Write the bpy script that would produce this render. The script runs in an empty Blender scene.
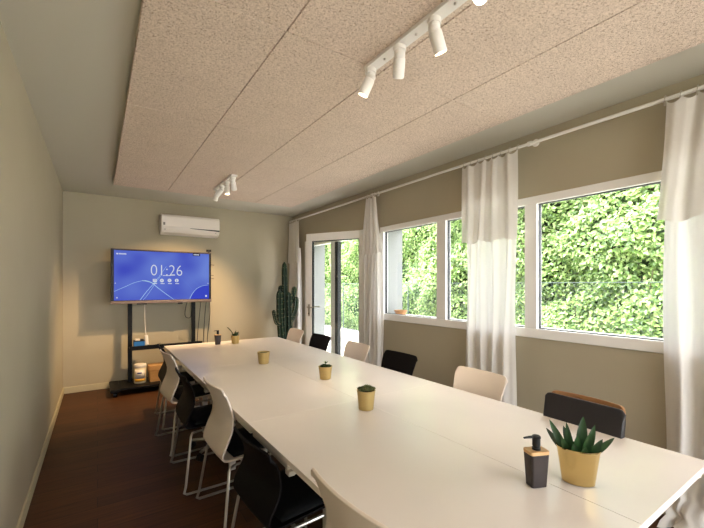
import bpy, math, random
import numpy as np
from mathutils import Vector, Matrix, Euler

random.seed(7)
rng = np.random.default_rng(11)
PI = math.pi
scn = bpy.context.scene
COL = scn.collection

# ------------------------------------------------------------------ helpers
def lin(c):
    out = []
    for v in c[:3]:
        v = v / 255.0
        out.append(v / 12.92 if v <= 0.04045 else ((v + 0.055) / 1.055) ** 2.4)
    return (*out, 1.0)

class MB:
    """collects shapes, builds ONE mesh object"""
    def __init__(s):
        s.v = []; s.f = []
    def add(s, vs, fs):
        o = len(s.v)
        s.v += [tuple(p) for p in vs]
        s.f += [tuple(i + o for i in f) for f in fs]
        return s
    def box(s, x0, x1, y0, y1, z0, z1, M=None):
        vs = [Vector(p) for p in ((x0, y0, z0), (x1, y0, z0), (x1, y1, z0), (x0, y1, z0),
                                  (x0, y0, z1), (x1, y0, z1), (x1, y1, z1), (x0, y1, z1))]
        if M is not None: vs = [M @ p for p in vs]
        return s.add(vs, [(3, 2, 1, 0), (4, 5, 6, 7), (0, 1, 5, 4), (1, 2, 6, 5), (2, 3, 7, 6), (3, 0, 4, 7)])
    def rbox(s, x0, x1, y0, y1, z0, z1, r=.01, n=4, taper=1.0, M=None):
        """box with rounded vertical edges (taper scales the bottom)"""
        prof = []
        cx, cy = (x0 + x1) / 2, (y0 + y1) / 2
        hx, hy = (x1 - x0) / 2 - r, (y1 - y0) / 2 - r
        for k, (sx, sy) in enumerate(((1, 1), (-1, 1), (-1, -1), (1, -1))):
            for i in range(n + 1):
                a = k * PI / 2 + i / n * PI / 2
                prof.append((sx * hx + r * math.cos(a), sy * hy + r * math.sin(a)))
        m = len(prof); vs = []
        for z, t in ((z0, taper), (z1, 1.0)):
            for (a, b) in prof: vs.append(Vector((cx + a * t, cy + b * t, z)))
        if M is not None: vs = [M @ p for p in vs]
        fs = [(i, (i + 1) % m, m + (i + 1) % m, m + i) for i in range(m)]
        fs.append(tuple(range(m - 1, -1, -1))); fs.append(tuple(range(m, 2 * m)))
        return s.add(vs, fs)
    def rings(s, rings, cap=True, closed=True):
        n = len(rings[0]); vs = [p for r in rings for p in r]; fs = []
        for i in range(len(rings) - 1):
            for j in range(n if closed else n - 1):
                k = (j + 1) % n
                fs.append((i * n + j, i * n + k, (i + 1) * n + k, (i + 1) * n + j))
        if cap and closed:
            fs.append(tuple(range(n - 1, -1, -1)))
            o = (len(rings) - 1) * n
            fs.append(tuple(range(o, o + n)))
        return s.add(vs, fs)
    def tube(s, pts, r, n=8, cap=True, smooth=0):
        pts = [Vector(p) for p in pts]
        if smooth: pts = catmull(pts, smooth)
        m = len(pts)
        rad = r if isinstance(r, (list, tuple)) else [r] * m
        if len(rad) != m:
            rad = [rad[min(len(rad) - 1, int(i / (m - 1) * (len(rad) - 1) + .5))] for i in range(m)]
        t = (pts[1] - pts[0]).normalized()
        u = t.orthogonal().normalized()
        R = []
        for i, p in enumerate(pts):
            a = pts[max(i - 1, 0)]; b = pts[min(i + 1, m - 1)]
            t = (b - a).normalized()
            u = (u - t * u.dot(t)).normalized(); w = t.cross(u)
            R.append([p + (u * math.cos(2 * PI * k / n) + w * math.sin(2 * PI * k / n)) * rad[i] for k in range(n)])
        return s.rings(R, cap)
    def cyl(s, p0, p1, r0, r1=None, n=20, cap=True):
        return s.tube([p0, p1], [r0, r0 if r1 is None else r1], n, cap)
    def lathe(s, prof, n=28, c=(0, 0, 0), sx=1, sy=1, cap=True, M=None):
        R = []
        for (r, z) in prof:
            ring = [Vector((c[0] + r * sx * math.cos(2 * PI * k / n), c[1] + r * sy * math.sin(2 * PI * k / n), c[2] + z)) for k in range(n)]
            if M is not None: ring = [M @ p for p in ring]
            R.append(ring)
        return s.rings(R, cap)
    def grid(s, rows):
        return s.rings(rows, cap=False, closed=False)
    def leaf(s, base, direction, length, width, up=(0, 0, 1), curl=0.0, fold=.25, seg=5, thick=0):
        """a pointed leaf blade with a folded midrib"""
        d = Vector(direction).normalized(); base = Vector(base)
        side = d.cross(Vector(up))
        if side.length < 1e-4: side = Vector((1, 0, 0))
        side.normalize(); nrm = side.cross(d).normalized()
        rows = []
        for i in range(seg + 1):
            t = i / seg
            w = width * .5 * (math.sin(PI * min(1, (t * .86 + .14))) ** .75 if t < 1 else 0.02)
            c = base + d * length * t + nrm * curl * length * t * t
            rows.append([c - side * w + nrm * fold * w, c, c + side * w + nrm * fold * w, c - nrm * (thick * (1 - t * .8) + 1e-4)])
        return s.rings(rows, cap=True)
    def build(s, name, mat, parent=None, origin=None, smooth=40, bevel=0, bseg=2, solid=0, sub=0):
        me = bpy.data.meshes.new(name)
        off = Vector(origin) if origin is not None else None
        vs = [tuple(Vector(p) - off) for p in s.v] if off is not None else s.v
        me.from_pydata(vs, [], s.f); me.update()
        me.materials.append(mat)
        o = bpy.data.objects.new(name, me); COL.objects.link(o)
        if smooth:
            me.shade_smooth()
            me.set_sharp_from_angle(angle=math.radians(smooth))
        if solid:
            m = o.modifiers.new('thickness', 'SOLIDIFY'); m.thickness = solid; m.offset = 0
        if bevel:
            m = o.modifiers.new('bevel', 'BEVEL'); m.width = bevel; m.segments = bseg; m.limit_method = 'ANGLE'; m.angle_limit = math.radians(40)
        if sub:
            m = o.modifiers.new('sub', 'SUBSURF'); m.levels = sub; m.render_levels = sub
        if parent is not None: o.parent = parent
        elif off is not None: o.location = off
        return o

def catmull(pts, k):
    out = []
    n = len(pts)
    for i in range(n - 1):
        p0, p1, p2, p3 = pts[max(i - 1, 0)], pts[i], pts[i + 1], pts[min(i + 2, n - 1)]
        for j in range(k):
            t = j / k
            out.append(.5 * ((2 * p1) + (p2 - p0) * t + (2 * p0 - 5 * p1 + 4 * p2 - p3) * t * t + (3 * p1 - p0 - 3 * p2 + p3) * t ** 3))
    out.append(pts[-1])
    return out

def tag(o, label, cat, group=None):
    o['label'] = label; o['category'] = cat
    if group: o['group'] = group
    return o
def thing(name, label, cat, loc=(0, 0, 0), rz=0, group=None):
    o = bpy.data.objects.new(name, None); COL.objects.link(o)
    o.empty_display_size = .1
    o.location = loc; o.rotation_euler = (0, 0, rz)
    return tag(o, label, cat, group)
def struct(o):
    o['kind'] = 'structure'; return o
def dup(root, loc, rz, label, group=None):
    r = root.copy(); COL.objects.link(r); r.location = loc; r.rotation_euler = (0, 0, rz)
    r['label'] = label
    if group: r['group'] = group
    for ch in list(root.children):
        c = ch.copy(); COL.objects.link(c); c.parent = r
        for g in list(ch.children):
            d = g.copy(); COL.objects.link(d); d.parent = c
    return r

# ------------------------------------------------------------------ materials
def pmat(name, rgb, rough=.5, metal=0.0, var=None, bump=None, spec=.5, coat=0):
    m = bpy.data.materials.new(name); m.use_nodes = True
    nt = m.node_tree; b = nt.nodes['Principled BSDF']
    b.inputs['Base Color'].default_value = lin(rgb)
    b.inputs['Roughness'].default_value = rough
    b.inputs['Metallic'].default_value = metal
    b.inputs['Specular IOR Level'].default_value = spec
    if coat: b.inputs['Coat Weight'].default_value = coat
    tc = nt.nodes.new('ShaderNodeTexCoord')
    if var:
        sc, rgb2, stretch = var
        mp = nt.nodes.new('ShaderNodeMapping'); mp.inputs['Scale'].default_value = stretch
        nz = nt.nodes.new('ShaderNodeTexNoise'); nz.inputs['Scale'].default_value = sc; nz.inputs['Detail'].default_value = 5
        rp = nt.nodes.new('ShaderNodeValToRGB')
        rp.color_ramp.elements[0].position = .32; rp.color_ramp.elements[1].position = .68
        rp.color_ramp.elements[0].color = lin(rgb); rp.color_ramp.elements[1].color = lin(rgb2)
        nt.links.new(tc.outputs['Object'], mp.inputs['Vector']); nt.links.new(mp.outputs['Vector'], nz.inputs['Vector'])
        nt.links.new(nz.outputs['Fac'], rp.inputs['Fac']); nt.links.new(rp.outputs['Color'], b.inputs['Base Color'])
    if bump:
        sc, st = bump
        n2 = nt.nodes.new('ShaderNodeTexNoise'); n2.inputs['Scale'].default_value = sc; n2.inputs['Detail'].default_value = 4
        bp = nt.nodes.new('ShaderNodeBump'); bp.inputs['Strength'].default_value = st; bp.inputs['Distance'].default_value = .01
        nt.links.new(tc.outputs['Object'], n2.inputs['Vector']); nt.links.new(n2.outputs['Fac'], bp.inputs['Height'])
        nt.links.new(bp.outputs['Normal'], b.inputs['Normal'])
    return m
def emis(name, rgb, strength):
    m = bpy.data.materials.new(name); m.use_nodes = True
    nt = m.node_tree; nt.nodes.clear()
    e = nt.nodes.new('ShaderNodeEmission'); e.inputs['Color'].default_value = lin(rgb); e.inputs['Strength'].default_value = strength
    o = nt.nodes.new('ShaderNodeOutputMaterial'); nt.links.new(e.outputs[0], o.inputs[0])
    return m

ONE = (1, 1, 1)
WALL = pmat('wall_paint', (171, 161, 138), .72, var=(1.5, (175, 166, 143), ONE), bump=(220, .04))
CEIL = pmat('ceiling_paint', (195, 191, 177), .8, bump=(160, .03))
TRIM = pmat('baseboard_paint', (186, 178, 148), .55)
WHITE = pmat('white_upvc', (240, 238, 234), .35)
WHITE_METAL = pmat('white_metal', (234, 231, 226), .35)
GASKET = pmat('black_gasket', (34, 38, 42), .5)
LAMINATE = pmat('white_laminate', (229, 220, 211), .27, var=(3, (232, 223, 214), ONE), bump=(30, .004))
DESK_FRAME = pmat('desk_frame_paint', (214, 207, 196), .4)
CHAIR_WHITE = pmat('chair_white_shell', (232, 219, 205), .38)
CHAIR_BLACK = pmat('chair_black_shell', (14, 11, 10), .6, spec=.12)
PAD = pmat('dark_seat_fabric', (20, 22, 23), .8, bump=(400, .2), spec=.2)
CHROME = pmat('satin_chrome', (196, 190, 180), .28, .9)
DARK_STEEL = pmat('black_steel', (13, 12, 12), .5, spec=.2)
PLASTIC_BLACK = pmat('black_plastic', (13, 13, 14), .45, spec=.3)
LEATHER = pmat('black_leather', (30, 27, 30), .42, bump=(180, .12))
PLY = pmat('bent_plywood', (152, 108, 64), .45, var=(6, (128, 86, 48), (1, 14, 1)))
GOLD = pmat('brushed_gold', (216, 190, 128), .16, 1.0)
GOLD_MATT = pmat('matt_gold', (186, 162, 104), .46, .5, var=(30, (178, 152, 94), (1, 1, .02)))
SOIL = pmat('potting_soil', (44, 36, 26), .95, var=(60, (70, 60, 40), ONE), bump=(120, .5))
MOSS = pmat('dried_moss', (92, 92, 46), .95, var=(70, (120, 116, 62), ONE), bump=(120, .6))
LEAF_DARK = pmat('dark_leaf', (22, 48, 24), .36, var=(40, (46, 80, 40), (1, 1, .3)))
SUCC = pmat('succulent_leaf', (62, 70, 36), .6, var=(60, (138, 140, 94), ONE), spec=.2)
SPROUT = pmat('sprout_leaf', (76, 92, 46), .6, var=(40, (46, 60, 30), ONE), spec=.2)
CACT = pmat('cactus_skin', (13, 28, 18), .55, var=(9, (24, 46, 28), ONE), spec=.25)
SPINE = pmat('cactus_areole', (176, 168, 130), .8)
BAMBOO = pmat('bamboo_wood', (206, 168, 118), .5, var=(12, (190, 148, 98), (1, 9, 1)))
SOAP_BODY = pmat('dark_brown_resin', (30, 21, 20), .42, var=(20, (38, 27, 25), (1, 1, .1)))
BRONZE = pmat('bronze_aluminium', (104, 88, 78), .45, .4)
BLUE = pmat('blue_card', (26, 104, 176), .5)
CARD = pmat('tan_cardboard', (196, 152, 98), .75, var=(14, (184, 140, 86), (1, 1, 6)))
CREAM = pmat('cream_plastic', (234, 222, 190), .4)
YELLOW = pmat('yellow_label', (226, 170, 44), .5)
LABELWHITE = pmat('white_label', (232, 224, 214), .5)
NAVY = pmat('navy_print', (60, 60, 130), .5)
TERRA = pmat('terracotta', (176, 128, 84), .7, bump=(80, .1))
ACW = pmat('ac_white', (236, 228, 220), .35)
GREY = pmat('grey_print', (120, 116, 110), .5)
CONC = pmat('pale_concrete', (226, 222, 214), .85, var=(3, (212, 208, 198), ONE), bump=(60, .1))
EXTW = pmat('exterior_render', (138, 140, 138), .85, bump=(90, .1))
FENCE = pmat('fence_wire', (74, 88, 84), .6)
CABLE = pmat('black_cable', (24, 26, 22), .5)
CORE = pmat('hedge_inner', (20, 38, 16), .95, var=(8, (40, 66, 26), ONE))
BARK = pmat('twig_bark', (84, 66, 46), .9)

def glass_mat():
    m = bpy.data.materials.new('window_glass'); m.use_nodes = True
    nt = m.node_tree; nt.nodes.clear()
    tr = nt.nodes.new('ShaderNodeBsdfTransparent'); tr.inputs[0].default_value = (.97, .985, .98, 1)
    gl = nt.nodes.new('ShaderNodeBsdfGlossy'); gl.inputs['Roughness'].default_value = .02
    lw = nt.nodes.new('ShaderNodeLayerWeight'); lw.inputs['Blend'].default_value = .5
    pw = nt.nodes.new('ShaderNodeMath'); pw.operation = 'POWER'; pw.inputs[1].default_value = 4.5
    fr = nt.nodes.new('ShaderNodeMath'); fr.operation = 'MULTIPLY_ADD'; fr.inputs[1].default_value = .5; fr.inputs[2].default_value = .03
    nt.links.new(lw.outputs['Facing'], pw.inputs[0]); nt.links.new(pw.outputs[0], fr.inputs[0])
    mx = nt.nodes.new('ShaderNodeMixShader'); o = nt.nodes.new('ShaderNodeOutputMaterial')
    nt.links.new(fr.outputs[0], mx.inputs[0]); nt.links.new(tr.outputs[0], mx.inputs[1]); nt.links.new(gl.outputs[0], mx.inputs[2])
    nt.links.new(mx.outputs[0], o.inputs[0])
    return m
GLASS = glass_mat()

def cloth_mat():
    m = bpy.data.materials.new('sheer_linen'); m.use_nodes = True
    nt = m.node_tree; nt.nodes.clear()
    tc = nt.nodes.new('ShaderNodeTexCoord')
    mp = nt.nodes.new('ShaderNodeMapping'); mp.inputs['Scale'].default_value = (1, 160, 8)
    nz = nt.nodes.new('ShaderNodeTexNoise'); nz.inputs['Scale'].default_value = 2; nz.inputs['Detail'].default_value = 3
    bp = nt.nodes.new('ShaderNodeBump'); bp.inputs['Strength'].default_value = .12; bp.inputs['Distance'].default_value = .004
    di = nt.nodes.new('ShaderNodeBsdfDiffuse'); di.inputs[0].default_value = lin((240, 236, 230))
    tl = nt.nodes.new('ShaderNodeBsdfTranslucent'); tl.inputs[0].default_value = lin((240, 240, 242))
    tr = nt.nodes.new('ShaderNodeBsdfTransparent')
    m1 = nt.nodes.new('ShaderNodeMixShader'); m1.inputs[0].default_value = .24
    m2 = nt.nodes.new('ShaderNodeMixShader'); m2.inputs[0].default_value = .07
    o = nt.nodes.new('ShaderNodeOutputMaterial')
    L = nt.links.new
    L(tc.outputs['Object'], mp.inputs['Vector']); L(mp.outputs['Vector'], nz.inputs['Vector']); L(nz.outputs['Fac'], bp.inputs['Height'])
    L(bp.outputs['Normal'], di.inputs['Normal'])
    L(di.outputs[0], m1.inputs[1]); L(tl.outputs[0], m1.inputs[2])
    L(m1.outputs[0], m2.inputs[1]); L(tr.outputs[0], m2.inputs[2]); L(m2.outputs[0], o.inputs[0])
    return m
LINEN = cloth_mat()

def panel_mat():
    m = pmat('wood_wool_panel', (208, 188, 168), .95)
    nt = m.node_tree; b = nt.nodes['Principled BSDF']; L = nt.links.new
    tc = [n for n in nt.nodes if n.type == 'TEX_COORD'][0]
    n1 = nt.nodes.new('ShaderNodeTexNoise'); n1.inputs['Scale'].default_value = 130; n1.inputs['Detail'].default_value = 3; n1.inputs['Distortion'].default_value = 1.6
    r1 = nt.nodes.new('ShaderNodeValToRGB'); cr = r1.color_ramp
    cr.elements[0].position = .30; cr.elements[0].color = lin((134, 106, 84))
    cr.elements[1].position = .50; cr.elements[1].color = lin((224, 206, 188))
    e = cr.elements.new(.70); e.color = lin((240, 222, 206))
    n2 = nt.nodes.new('ShaderNodeTexNoise'); n2.inputs['Scale'].default_value = 3
    mx = nt.nodes.new('ShaderNodeMix'); mx.data_type = 'RGBA'; mx.blend_type = 'MULTIPLY'; mx.inputs[0].default_value = .12
    L(tc.outputs['Object'], n1.inputs['Vector']); L(n1.outputs['Fac'], r1.inputs['Fac']); L(tc.outputs['Object'], n2.inputs['Vector'])
    L(r1.outputs['Color'], mx.inputs[6]); L(n2.outputs['Fac'], mx.inputs[7]); L(mx.outputs[2], b.inputs['Base Color'])
    bp = nt.nodes.new('ShaderNodeBump'); bp.inputs['Strength'].default_value = .35; bp.inputs['Distance'].default_value = .006
    L(n1.outputs['Fac'], bp.inputs['Height']); L(bp.outputs['Normal'], b.inputs['Normal'])
    return m
PANEL = panel_mat()

def floor_mat():
    m = pmat('walnut_planks', (92, 54, 28), .5, spec=.25)
    nt = m.node_tree; b = nt.nodes['Principled BSDF']; L = nt.links.new
    tc = [n for n in nt.nodes if n.type == 'TEX_COORD'][0]
    br = nt.nodes.new('ShaderNodeTexBrick'); br.offset = .37; br.inputs['Scale'].default_value = 1
    br.inputs['Brick Width'].default_value = 1.2; br.inputs['Row Height'].default_value = .14; br.inputs['Mortar Size'].default_value = .0016
    br.inputs['Color1'].default_value = lin((88, 54, 28)); br.inputs['Color2'].default_value = lin((68, 41, 21)); br.inputs['Mortar'].default_value = lin((32, 18, 10))
    mp = nt.nodes.new('ShaderNodeMapping'); mp.inputs['Scale'].default_value = (1.2, 16, 1)
    nz = nt.nodes.new('ShaderNodeTexNoise'); nz.inputs['Scale'].default_value = 3; nz.inputs['Detail'].default_value = 7
    rp = nt.nodes.new('ShaderNodeValToRGB'); rp.color_ramp.elements[0].position = .3; rp.color_ramp.elements[1].position = .75
    rp.color_ramp.elements[0].color = (.5, .5, .5, 1); rp.color_ramp.elements[1].color = (1.1, 1.1, 1.1, 1)
    mx = nt.nodes.new('ShaderNodeMix'); mx.data_type = 'RGBA'; mx.blend_type = 'MULTIPLY'; mx.inputs[0].default_value = .8
    L(tc.outputs['Object'], br.inputs['Vector']); L(tc.outputs['Object'], mp.inputs['Vector']); L(mp.outputs['Vector'], nz.inputs['Vector'])
    L(nz.outputs['Fac'], rp.inputs['Fac']); L(br.outputs['Color'], mx.inputs[6]); L(rp.outputs['Color'], mx.inputs[7]); L(mx.outputs[2], b.inputs['Base Color'])
    return m
FLOOR = floor_mat()

def leaf_mat():
    m = bpy.data.materials.new('hedge_leaf'); m.use_nodes = True
    nt = m.node_tree; nt.nodes.clear(); L = nt.links.new
    ge = nt.nodes.new('ShaderNodeNewGeometry')
    rp = nt.nodes.new('ShaderNodeValToRGB'); cr = rp.color_ramp
    cr.elements[0].position = 0; cr.elements[0].color = lin((80, 112, 52))
    cr.elements[1].position = 1; cr.elements[1].color = lin((210, 224, 166))
    for p, c in ((.3, (120, 154, 74)), (.65, (156, 184, 100)), (.9, (188, 210, 136))):
        e = cr.elements.new(p); e.color = lin(c)
    di = nt.nodes.new('ShaderNodeBsdfDiffuse'); tl = nt.nodes.new('ShaderNodeBsdfTranslucent')
    gl = nt.nodes.new('ShaderNodeBsdfGlossy'); gl.inputs['Roughness'].default_value = .45
    m1 = nt.nodes.new('ShaderNodeMixShader'); m1.inputs[0].default_value = .35
    m2 = nt.nodes.new('ShaderNodeMixShader'); m2.inputs[0].default_value = .08
    o = nt.nodes.new('ShaderNodeOutputMaterial')
    L(ge.outputs['Random Per Island'], rp.inputs['Fac']); L(rp.outputs['Color'], di.inputs[0]); L(rp.outputs['Color'], tl.inputs[0])
    L(di.outputs[0], m1.inputs[1]); L(tl.outputs[0], m1.inputs[2]); L(m1.outputs[0], m2.inputs[1]); L(gl.outputs[0], m2.inputs[2]); L(m2.outputs[0], o.inputs[0])
    return m
LEAF = leaf_mat()

def screen_mat(W, Hh):
    """the picture on the screen: blue with paler sweeps, in the screen's own coordinates"""
    m = bpy.data.materials.new('screen_picture'); m.use_nodes = True
    nt = m.node_tree; nt.nodes.clear(); L = nt.links.new
    tc = nt.nodes.new('ShaderNodeTexCoord')
    mp = nt.nodes.new('ShaderNodeMapping'); mp.inputs['Scale'].default_value = (1.2, 1, 1.5); mp.inputs['Rotation'].default_value = (0, .6, 0)
    nz = nt.nodes.new('ShaderNodeTexNoise'); nz.inputs['Scale'].default_value = 1.6; nz.inputs['Detail'].default_value = 1
    rp = nt.nodes.new('ShaderNodeValToRGB'); cr = rp.color_ramp
    cr.elements[0].position = .3; cr.elements[0].color = lin((82, 96, 226))
    cr.elements[1].position = .72; cr.elements[1].color = lin((130, 158, 255))
    e = nt.nodes.new('ShaderNodeEmission'); e.inputs['Strength'].default_value = .3
    o = nt.nodes.new('ShaderNodeOutputMaterial')
    L(tc.outputs['Object'], mp.inputs['Vector']); L(mp.outputs['Vector'], nz.inputs['Vector']); L(nz.outputs['Fac'], rp.inputs['Fac'])
    L(rp.outputs['Color'], e.inputs['Color']); L(e.outputs[0], o.inputs[0])
    return m

# ------------------------------------------------------------------ the room
XL, XR, YB, YF, H = -.38, 2.965, 6.25, -2.6, 2.70
XO = XR + .36                     # outer face of the window wall
WY0, WY1, WZ0, WZ1 = .46, 3.69, 1.015, 2.175       # window unit outline on the right wall
DY0, DY1, DZ1 = 3.96, 5.72, 2.175                  # door opening

struct(MB().box(XL, XR, YF, YB, -.1, 0).build('floor', FLOOR, smooth=0))
struct(MB().box(XL - .2, XO + .25, YF - .2, YB + .2, H, H + .25).build('ceiling', CEIL, smooth=0))
struct(MB().box(XL - .2, XL, YF - .2, YB + .2, -.1, H).build('wall_left', WALL, smooth=0))
struct(MB().box(XL, XR, YB, YB + .2, -.1, H).build('wall_back', WALL, smooth=0))
QY0, QY1, QZ0 = -2.35, -.25, .04               # unseen window added in the right wall behind the camera, for fill light
# right wall: built round the openings, inside paint and outside render as separate skins
def wall_blocks(x0, x1):
    b = MB()
    b.box(x0, x1, YF - .2, QY0, -.1, H); b.box(x0, x1, QY0, QY1, -.1, QZ0); b.box(x0, x1, QY0, QY1, WZ1, H); b.box(x0, x1, QY1, WY0, -.1, H)
    b.box(x0, x1, WY0, WY1, -.1, WZ0); b.box(x0, x1, WY0, WY1, WZ1, H)
    b.box(x0, x1, WY1, DY0, -.1, H); b.box(x0, x1, DY0, DY1, DZ1, H); b.box(x0, x1, DY1, YB + .2, -.1, H)
    return b
wr = struct(wall_blocks(XR, XR + .04).build('wall_right', WALL, smooth=0))
wall_blocks(XR + .04, XO).build('outer_render', EXTW, wr, smooth=0)
# wall behind the camera; its wide unseen window is added for fill daylight
RX0, RX1, RZ0, RZ1 = -.25, 2.6, .12, 2.45
b = MB()
b.box(XL, RX0, YF - .2, YF, -.1, H); b.box(RX1, XR, YF - .2, YF, -.1, H)
b.box(RX0, RX1, YF - .2, YF, -.1, RZ0); b.box(RX0, RX1, YF - .2, YF, RZ1, H)
struct(b.build('wall_front', WALL, smooth=0))
b = MB()
b.box(RX0, RX1, YF - .1, YF - .04, RZ0, RZ0 + .06); b.box(RX0, RX1, YF - .1, YF - .04, RZ1 - .06, RZ1)
for x in (RX0, (RX0 + RX1) / 2 - .04, RX1 - .06): b.box(x, x + .06, YF - .1, YF - .04, RZ0 + .06, RZ1 - .06)
w2 = struct(b.build('fill_window_rear', WHITE, smooth=0))
MB().box(RX0 + .06, (RX0 + RX1) / 2 - .04, YF - .074, YF - .068, RZ0 + .06, RZ1 - .06).build('pane', GLASS, w2, smooth=0)
MB().box((RX0 + RX1) / 2 + .02, RX1 - .06, YF - .074, YF - .068, RZ0 + .06, RZ1 - .06).build('pane', GLASS, w2, smooth=0)

struct(MB().box(XL, XL + .014, YF, YB, 0, .085).build('baseboard_left', TRIM, bevel=.004, smooth=0))
struct(MB().box(XL + .014, XR, YB - .014, YB, 0, .085).build('baseboard_back', TRIM, bevel=.004, smooth=0))
b = MB(); b.box(XR - .014, XR, QY1 + .02, DY0 - .02, 0, .085); b.box(XR - .014, XR, DY1 + .07, YB - .014, 0, .085)
struct(b.build('baseboard_right', TRIM, bevel=.004, smooth=0))

# window_1: three panes
PZ0, PZ1 = 1.092, 2.112
panes = [(.56, 1.656), (1.760, 2.617), (2.741, 3.625)]
fx0, fx1 = XR - .016, XR + .062
b = MB()
b.box(fx0, fx1, WY0, WY1, WZ0, PZ0); b.box(fx0, fx1, WY0, WY1, PZ1, WZ1)
ys = [WY0] + [v for p in panes for v in p] + [WY1]
for i in range(0, len(ys), 2): b.box(fx0, fx1, ys[i], ys[i + 1], PZ0, PZ1)
w1 = struct(b.build('window_1', WHITE, smooth=0, bevel=.005))
for (a, c) in panes:
    g = MB(); t = .005
    g.box(fx0 + .03, fx0 + .062, a, a + t, PZ0, PZ1); g.box(fx0 + .03, fx0 + .062, c - t, c, PZ0, PZ1)
    g.box(fx0 + .03, fx0 + .062, a + t, c - t, PZ0, PZ0 + t); g.box(fx0 + .03, fx0 + .062, a + t, c - t, PZ1 - t, PZ1)
    g.build('gasket', GASKET, w1, smooth=0)
    MB().box(fx0 + .046, fx0 + .052, a + t, c - t, PZ0 + t, PZ1 - t).build('pane', GLASS, w1, smooth=0)
MB().box(XR + .063, XO + .06, WY0 + .002, WY1 - .002, WZ0 - .0, PZ0 - .03).build('outer_sill', CONC, w1, smooth=0, bevel=.004)

b = MB()
b.box(fx0, fx1, QY0, QY1, QZ0, QZ0 + .08); b.box(fx0, fx1, QY0, QY1, PZ1, WZ1)
for q0, q1 in ((QY0, QY0 + .08), (-1.33, -1.23), (QY1 - .08, QY1)): b.box(fx0, fx1, q0, q1, QZ0 + .08, PZ1)
w3 = struct(b.build('fill_window_right', WHITE, smooth=0, bevel=.005))  # added glazing out of view, sized to brighten the near end
MB().box(fx0 + .046, fx0 + .052, QY0 + .08, -1.33, QZ0 + .08, PZ1).build('pane', GLASS, w3, smooth=0)
MB().box(fx0 + .046, fx0 + .052, -1.23, QY1 - .08, QZ0 + .08, PZ1).build('pane', GLASS, w3, smooth=0)

# door_1: fixed frame in the opening, mullion, fixed light and an opened leaf
b = MB()
b.box(XR - .012, XR + .075, DY1 - .06, DY1 + .05, 0, DZ1 + .02); b.box(XR - .012, XR + .075, DY0 - .02, DY0 + .06, 0, DZ1 + .02)
b.box(XR - .012, XR + .075, DY0 + .06, DY1 - .06, DZ1 - .075, DZ1 + .02)
b.box(XR - .012, XR + .075, DY0 + .06, DY1 - .06, 0, .03)
d1 = struct(b.build('door_1', WHITE, smooth=0, bevel=.004))
MB().box(XR - .006, XR + .07, 4.80, 4.91, .03, DZ1 - .075).build('mullion', WHITE_METAL, d1, smooth=0, bevel=.004)
MB().box(XR + .0, XR + .06, 4.72, 4.80, .03, DZ1 - .075).build('weather_seal', GASKET, d1, smooth=0)
# leaf swung into the room
hp = Vector((2.977, 4.016, 0)); lp = Vector((2.520, 4.842, 0))
ld = (lp - hp); LW = ld.length; ang = math.atan2(ld.y, ld.x)
LZ1 = 2.183
leaf = bpy.data.objects.new('door_leaf', None); COL.objects.link(leaf); leaf.parent = d1
leaf.location = hp; leaf.rotation_euler = (0, 0, ang)
st = .095
b = MB(); b.box(0, st, -.032, .032, .02, LZ1); b.box(LW - st, LW, -.032, .032, .02, LZ1)
b.box(st, LW - st, -.032, .032, LZ1 - .105, LZ1); b.box(st, LW - st, -.032, .032, .02, .14)
b.build('leaf_frame', WHITE, leaf, smooth=0, bevel=.004)
g = MB(); t = .012
g.box(st, st + t, -.02, .02, .14, LZ1 - .105); g.box(LW - st - t, LW - st, -.02, .02, .14, LZ1 - .105)
g.box(st + t, LW - st - t, -.02, .02, .14, .14 + t); g.box(st + t, LW - st - t, -.02, .02, LZ1 - .105 - t, LZ1 - .105)
g.build('gasket', GASKET, leaf, smooth=0)
MB().box(st + t, LW - st - t, -.003, .003, .14 + t, LZ1 - .105 - t).build('pane', GLASS, leaf, smooth=0)
b = MB()
for sgn in (1, -1):
    b.cyl((LW - .05, sgn * .032, 1.13), (LW - .05, sgn * .075, 1.13), .011, n=12)
    b.tube([(LW - .05, sgn * .07, 1.13), (LW - .10, sgn * .074, 1.13), (LW - .17, sgn * .07, 1.13)], .009, 10)
    b.box(LW - .066, LW - .034, sgn * .032 - .003, sgn * .032 + .003, 1.0, 1.17)
b.build('handle', CHROME, leaf)
MB().box(LW - .056, LW - .044, .036, .040, 1.025, 1.05).build('keyhole', GASKET, leaf, smooth=0)

# ------------------------------------------------------------------ outdoors
struct(MB().box(XO, 30, -14, 30, -.25, -.06).build('ground_terrace', CONC, smooth=0))
struct(MB().box(-30, XO - .01, -30, YF - .2, -.25, -.08).build('ground_yard', CONC, smooth=0))
b = MB()
b.box(5.62, 5.86, -3, 16, -.06, .20)
struct(b.build('low_garden_wall', CONC, smooth=0, bevel=.02))

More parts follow.
